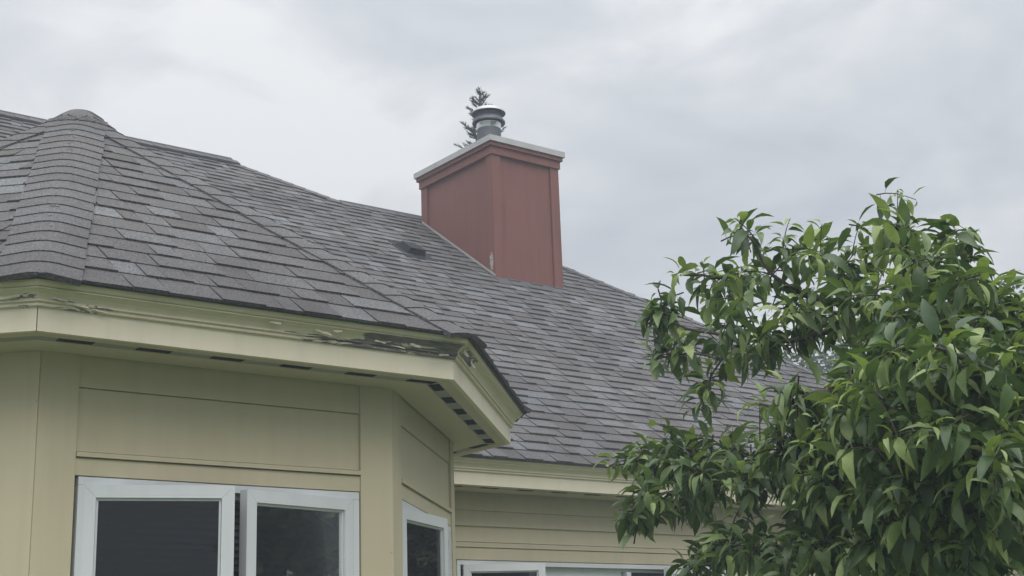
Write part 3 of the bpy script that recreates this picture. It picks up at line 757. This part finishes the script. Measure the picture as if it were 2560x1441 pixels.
def smooth_path(pts, step=.05):
    P = [p for p, _ in pts]; Rr = [r_ for _, r_ in pts]; o = []; rr = []
    for i in range(len(P)-1):
        p0, p1, p2, p3 = P[max(i-1, 0)], P[i], P[i+1], P[min(i+2, len(P)-1)]
        n = max(2, int((p2-p1).length/step))
        for k_ in range(n):
            t_ = k_/n
            o.append(.5*((2*p1)+(p2-p0)*t_+(2*p0-5*p1+4*p2-p3)*t_**2+(3*p1-p0-3*p2+p3)*t_**3)); rr.append(Rr[i]+(Rr[i+1]-Rr[i])*t_)
    o.append(P[-1]); rr.append(Rr[-1]); return o, rr
rng = random.Random(21)
trunk_mb = MB()
for nm, pts in SK.items():
    o, rr = smooth_path(pts)
    for i in range(2, len(o)-1): o[i] = o[i]+Vector((rng.uniform(-1, 1), rng.uniform(-1, 1), rng.uniform(-1, 1)))*.006
    if nm == 'trunk': trunk_mb.tube(o, rr, 8)
    else: br = MB(); br.tube(o, rr, 6); br.build('branch', M['bark'], tree, smooth=True)
    nodes += [p for p in o if p.z > .9]
CL = [(2230, 610, 4.3, 80, 70, .30, 16), (2100, 650, 4.4, 110, 55, .35, 18), (2340, 650, 4.2, 90, 75, .35, 20), (1990, 610, 4.6, 55, 45, .2, 5),
      (1880, 725, 4.7, 105, 55, .3, 17), (1780, 745, 4.8, 80, 38, .25, 9), (1690, 800, 4.9, 60, 40, .2, 7), (1900, 830, 4.6, 130, 65, .3, 24), (1740, 880, 4.8, 80, 45, .25, 9),
      (2080, 780, 4.4, 140, 90, .4, 32), (2250, 780, 4.1, 130, 110, .5, 36), (2400, 800, 3.9, 100, 120, .5, 30), (1850, 905, 4.6, 60, 32, .25, 7), (1765, 985, 4.7, 20, 36, .1, 3),
      (2450, 950, 3.4, 110, 100, .35, 26), (2250, 960, 3.7, 150, 80, .4, 34), (2130, 1000, 3.9, 80, 50, .35, 18), (2000, 1020, 4.1, 36, 30, .25, 5),
      (2330, 1100, 3.7, 200, 100, .5, 48), (2130, 1110, 4.0, 110, 85, .4, 28), (2020, 1150, 4.2, 60, 50, .3, 12), (2500, 1150, 3.3, 80, 120, .3, 22),
      (1640, 1160, 5.0, 95, 36, .25, 16), (1760, 1165, 4.8, 110, 50, .3, 24), (1880, 1200, 4.6, 100, 75, .35, 24), (1640, 1245, 4.9, 65, 42, .2, 9),
      (1740, 1250, 4.8, 60, 60, .2, 10), (1600, 1295, 4.9, 36, 20, .1, 3), (2050, 1250, 4.2, 120, 90, .4, 30), (2250, 1260, 3.9, 150, 100, .5, 38), (2450, 1300, 3.6, 130, 110, .4, 34),
      (1840, 1375, 4.6, 80, 45, .3, 15), (1960, 1380, 4.4, 120, 60, .4, 26), (2150, 1390, 4.2, 150, 60, .5, 32), (2400, 1410, 3.9, 160, 60, .5, 34), (1750, 1420, 4.7, 45, 16, .2, 4),
      (2500, 770, 4.0, 70, 70, .3, 18), (2530, 900, 3.8, 70, 90, .3, 18), (2660, 1000, 3.9, 90, 330, .5, 50), (2250, 1560, 4.1, 420, 80, .5, 50), (2350, 1150, 4.5, 230, 250, .4, 60), (2300, 930, 4.7, 170, 180, .3, 30)]
tips = []
for cx, cy, dp, rx, ry, rd, n in CL:
    for _ in range(max(2, round(n*(.52 if cy < 760 else .60 if cy < 960 and cx < 2100 else .72 if cy < 960 else 1.05 if cx > 1950 else .85)))):
        while True:
            x, y, z = (rng.uniform(-1, 1) for _ in range(3))
            if x*x+y*y+z*z < 1: break
        tips.append((P_(cx+x*rx, cy+y*ry, dp+z*rd), 0))
for x, y, d in [(1843, 548, 4.68), (2244, 478, 4.32), (1640, 1058, 4.95), (1765, 1085, 4.8), (1832, 1072, 4.6), (1975, 548, 4.6), (2055, 560, 4.5), (1620, 802, 4.96), (1640, 898, 4.92), (1525, 1172, 5.1), (2290, 500, 4.3), (2430, 575, 4.1), (1900, 1000, 4.15), (1545, 1305, 5.0), (1900, 1085, 4.3), (2150, 560, 4.5)]:
    tips.append((P_(x, y, d), 1))
for nm, pts in SK.items():
    if nm != 'trunk': d_ = (pts[-1][0]-pts[-2][0]).normalized(); tips += [(pts[-1][0]+d_*.03, 0), (pts[-1][0]-d_*.10+Vector((0, 0, .05)), 0)]
ALL = []                                             # leaves: (matrix, base index, tone, screen size)
NA = np.array([list(p) for p in nodes])
tips.sort(key=lambda q: np.min(((NA-np.array(q[0]))**2).sum(1)))
tw = MB(); NL = [NA]
for tip, kind in tips:
    arr = np.concatenate(NL) if len(NL) > 1 else NL[0]
    NL = [arr]
    dd = ((arr-np.array(tip))**2).sum(1)+np.where(arr[:, 2] > tip.z+.05, .03, 0)
    b = Vector(arr[int(np.argmin(dd))]); ax = tip-b
    ln = ax.length
    if ln < .10: b = tip-(ax.normalized() if ln > .01 else Vector((rng.uniform(-1, 1), rng.uniform(-1, 1), .6)).normalized())*.12; ax = tip-b; ln = ax.length
    sag = Vector((0, 0, .10*ln)); mid = b+ax*.5+sag
    pts = [b, b+ax*.25+sag*.75, mid, b+ax*.78+sag*.6, tip]
    r0 = (.0022+.0030*min(1, ln/.5))*(.75 if kind else 1)
    tw.tube(pts, [r0, r0*.85, r0*.7, r0*.55, .0012], 5)
    NL.append(np.array([list(pts[1]), list(pts[2]), list(pts[3])]))
    axn = (pts[4]-pts[3]).normalized(); axn = (axn+Vector((0, 0, .25))).normalized()
    n = rng.randint(8, 13) if not kind else 8
    young = rng.random() < .55 or kind
    ph = rng.uniform(0, 6.28); s1 = axn.orthogonal().normalized(); s2 = axn.cross(s1)
    span = min(.26, ln*.85)
    for k_ in range(n):
        t_ = k_/(n-1)
        back_ = min(.95, (span if not kind else min(.26, ln*.9))*(1-t_)/ln); sp_ = (1-back_)*4; i_ = min(3, int(sp_)); p = pts[i_].lerp(pts[i_+1], sp_-i_) if sp_ < 4 else tip
        ph += 2.4+rng.uniform(-.3, .3)
        od = s1*math.cos(ph)+s2*math.sin(ph)
        lift = .15+.55*t_
        d = od*(1-.25*t_)+axn*lift*.6+Vector((0, 0, rng.uniform(-.35, .30)*(1-.6*t_ if young else 1)))
        size = rng.triangular(.040, .112, .078)*(1 if not (young and t_ > .75) else rng.uniform(.38, .65))*(1 if not kind else rng.uniform(.55, .85))
        tone = min(.84, max(0, rng.gauss(.42, .27)))
        if young and t_ > .55: tone = rng.uniform(.80, 1.)
        bi = rng.choice((0, 1, 1, 2, 2, 3, 4, 5))
        mx_ = leaf_matrix(p+d.normalized()*size*.22, d, size, Vector((rng.gauss(0, .25), rng.gauss(0, .25), 1)), rng.gauss(0, .35))
        x, y, z = proj(p); vis = size/z if (-20 < x < IW+20 and -20 < y < IH+20) else 0
        ALL.append((vis/(1+max(0, z-3.2)*1.2), mx_, bi, tone))
trunk = trunk_mb.build('trunk', M['bark'], tree, smooth=True)
tw.build('twigs', M['bark'], tree, smooth=True, kind='stuff')
ALL.sort(key=lambda q: -q[0])
fld = Field(); lme = []
for v, f in LEAVES:
    k_ = MB(); k_.add([tuple(p) for p in v], f); lme.append(k_.mesh('leaf', M['leaf_obj'], True))
for i, (vis, mx_, bi, tone) in enumerate(ALL):
    if i < 300:
        o = link('leaf', lme[bi], tree); o.matrix_basis = mx_
    else: fld.add(LEAVES[bi], mx_, tone)
fld.build('foliage', M['leaf'], tree, kind='stuff')

# ---- broad-leaved trees farther off, and the ones at the viewer's back that the panes mirror
CARD = (np.array([(0, 0, 0), (.45, -.30, .06), (1, 0, -.08), (.45, .30, .06)]), [(0, 1, 2), (0, 2, 3)])
def broad_tree(base, hgt, crown, label, stops, nleaf, lsize, seed, belt=None, lo=.25):
    rg = random.Random(seed)
    root = None if belt else empty('broadleaf_tree', base, label, 'tree')
    k_ = MB(); fl = belt[0] if belt else Field(); ends_ = []
    if belt: k_ = belt[1]
    B = Vector(base); top = B+Vector((rg.uniform(-.3, .3), rg.uniform(-.3, .3), hgt*.9))
    tp = [B.lerp(top, t_)+Vector((rg.uniform(-1, 1), rg.uniform(-1, 1), 0))*.02*hgt*t_ for t_ in (0, .2, .4, .6, .8, 1)]
    k_.tube(tp, [hgt*.018*(1-.85*t_) for t_ in (0, .2, .4, .6, .8, 1)], 8)
    if not belt: k_.build('trunk', M['bark'], root, smooth=True); k_ = MB()
    for i in range(34):
        t_ = lo+(1-lo)*(i/33)**.9; s_ = B.lerp(top, t_*.95); an = rg.uniform(0, 6.28)
        sh = crown*math.sin(math.pi*min(1, .12+.86*(t_-lo)/(1-lo)))**.6*rg.uniform(.65, 1.05)
        e_ = s_+Vector((math.cos(an)*sh, math.sin(an)*sh, sh*rg.uniform(.15, .6)))
        md = s_.lerp(e_, .5)+Vector((0, 0, .08*sh))
        k_.tube([s_, md, e_], [hgt*.006, hgt*.004, hgt*.0012], 5)
        for f_ in (.45, .7, .9, 1.0):
            q = s_.lerp(e_, f_)+Vector((0, 0, .08*sh*(1-f_)))
            for _ in range(2): ends_.append(q+Vector((rg.gauss(0, 1), rg.gauss(0, 1), rg.gauss(0, .7)))*crown*.16)
    if not belt: k_.build('limbs', M['bark'], root, smooth=True)
    for i in range(nleaf):
        c_ = rg.choice(ends_); rr = crown*.17
        p = c_+Vector((rg.gauss(0, 1), rg.gauss(0, 1), rg.gauss(0, .75)))*rr*.62
        d = Vector((rg.gauss(0, 1), rg.gauss(0, 1), rg.gauss(-.2, .6)))
        fl.add(CARD, leaf_matrix(p, d, lsize*rg.uniform(.7, 1.3), Vector((rg.gauss(0, .5), rg.gauss(0, .5), 1)), 0), min(1, max(0, rg.gauss(.45, .22))))
    if not belt: fl.build('crown', leaf_mat('crown_leaf', stops, 'attr', .2, .55), root, kind='stuff')
DG = [(0., (.035, .068, .030)), (.5, (.055, .100, .040)), (1., (.085, .140, .055))]
LG = [(0., (.045, .085, .032)), (.5, (.070, .125, .045)), (1., (.110, .175, .060))]
def bt(px, py_top, depth, crown, label, stops, n, ls, seed, **k):
    p = at(px, py_top, depth); broad_tree((p.x, p.y, 0), p.z, crown, label, stops, n, ls, seed, **k)
bt(2462, 600, 17, 1.15, 'thin lacy dark-leaved tree showing its top right of the fruit tree', DG, 9000, .085, 3, lo=.45)
bt(2590, 655, 15, 1.25, 'dense rounded green tree at the right edge behind the fruit tree', LG, 15000, .085, 8, lo=.3)
bt(2030, 800, 26, 2.6, 'dark tree rising behind the far slope of the shingle roof', DG, 15000, .14, 12, lo=.3)
bt(2330, 760, 22, 2.2, 'broad tree hidden mostly behind the fruit tree, right of the roof', DG, 14000, .12, 15, lo=.3)
belt = (Field(), MB())
for i, (x, y, h, c_) in enumerate([(2.5, -14.5, 5.8, 3.4), (8.2, -13.0, 6.2, 3.4), (13.2, -9.6, 6.0, 3.4), (17.0, -4.6, 5.6, 3.2), (22, 8.4, 6.5, 3.4)]):
    broad_tree((x, y, 0), h, c_, '', DG, 16000, .34, 40+i, belt=belt, lo=.12)
bo = belt[0].build('tree_belt', leaf_mat('belt_leaf', DG, 'attr', .2, .55), None, kind='stuff', label='dark belt of garden trees mirrored faintly in the bay window panes', category='trees')
belt[1].build('trunks', M['bark'], bo, smooth=True, kind='stuff')

# ---- spruce behind the chimney
spt = at(1201, 226, 19.)
spr = empty('spruce_tree', (spt.x, spt.y, 0), 'narrow dark blue-green spruce top poking up behind the chimney flue', 'tree')
a, t, b = mat('spruce_needles')
t.links.new(ramp(t, noise(t, 6, 3), [(.3, (.040, .072, .058)), (.7, (.085, .130, .100))]), b.inputs['Base Color']); b.inputs['Roughness'].default_value = .6; M['needle'] = a
rg = random.Random(77); tk = MB(); nd = MB(); H_ = spt.z
tk.tube([Vector((spt.x, spt.y, 0)), Vector((spt.x+.02, spt.y, H_*.5)), Vector((spt.x, spt.y, H_-.02))], [.16, .09, .006], 7); tk.build('trunk', M['bark'], spr, smooth=True)
def spray(p0, p1, detail):
    """a twig clothed in needles"""
    ax = p1-p0; L_ = ax.length
    if L_ < .02: return
    t_ = ax/L_; x = t_.orthogonal().normalized(); y = t_.cross(x)
    nd.tube([p0, p0.lerp(p1, .6), p1], [.008, .007, .003], 4)
    n = int(L_/(.0065 if detail else .03))+3
    for i in range(n):
        q = p0+ax*(i/n); an = rg.uniform(0, 6.28); o = x*math.cos(an)+y*math.sin(an)
        d = (o*.8+t_*.75).normalized()*rg.uniform(.030, .048)*(1 if detail else 1.4); s_ = t_.cross(o)*(.0045 if detail else .009)
        nd.add([q-s_, q+s_, q+d], [(0, 1, 2)])
z = H_; i = 0
spray(Vector((spt.x, spt.y, H_-.34)), Vector((spt.x+.01, spt.y, H_)), True)
while z > .9:
    det = z > H_-2.2
    f_ = (H_-z); z -= .06+.05*rg.random()+(.0 if det else .12); i += 1
    for k_ in range(rg.randint(4, 6)):
        an = rg.uniform(0, 6.28); ln = min(1.6, (.11+.27*f_)*rg.uniform(.7, 1.3)); rise = max(-.1, .75-.16*f_)*rg.uniform(.7, 1.2)
        d = Vector((math.cos(an), math.sin(an), rise)).normalized(); b0 = Vector((spt.x, spt.y, z)); e_ = b0+d*ln+Vector((0, 0, .10*ln))
        spray(b0, e_, det)
        m_ = max(2, int(ln/.075)) if det else 4
        for j in range(m_):
            s_ = .25+.72*(j+rg.random()*.5)/m_; q = b0.lerp(e_, s_); sd_ = Vector((-d.y, d.x, 0)).normalized()*(1 if j % 2 else -1)
            spray(q, q+(d*.75+sd_*.7+Vector((0, 0, rg.uniform(-.05, .5))))*ln*.42*(1.15-s_), det)
nd.build('needle_boughs', M['needle'], spr, kind='stuff')

# ------------------------------------------------------------------ thin haze volume, added to imitate the veil of a fogged lens
a = bpy.data.materials.new('lens_fog_haze'); a.use_nodes = True; t = a.node_tree; t.nodes.clear()
po = N(t, 'ShaderNodeOutputMaterial'); pv_ = N(t, 'ShaderNodeVolumePrincipled'); pv_.inputs['Color'].default_value = (.80, .89, 1., 1); pv_.inputs['Density'].default_value = HAZE
t.links.new(pv_.outputs[0], po.inputs['Volume'])
k_ = MB(); k_.box(Frame((-125, -125), (1, 0), (0, -1)), 0, 250, -1., 13., -250, 0); k_.build('haze', a, kind='stuff', label='thin pale haze volume added to imitate lens fog', category='haze')
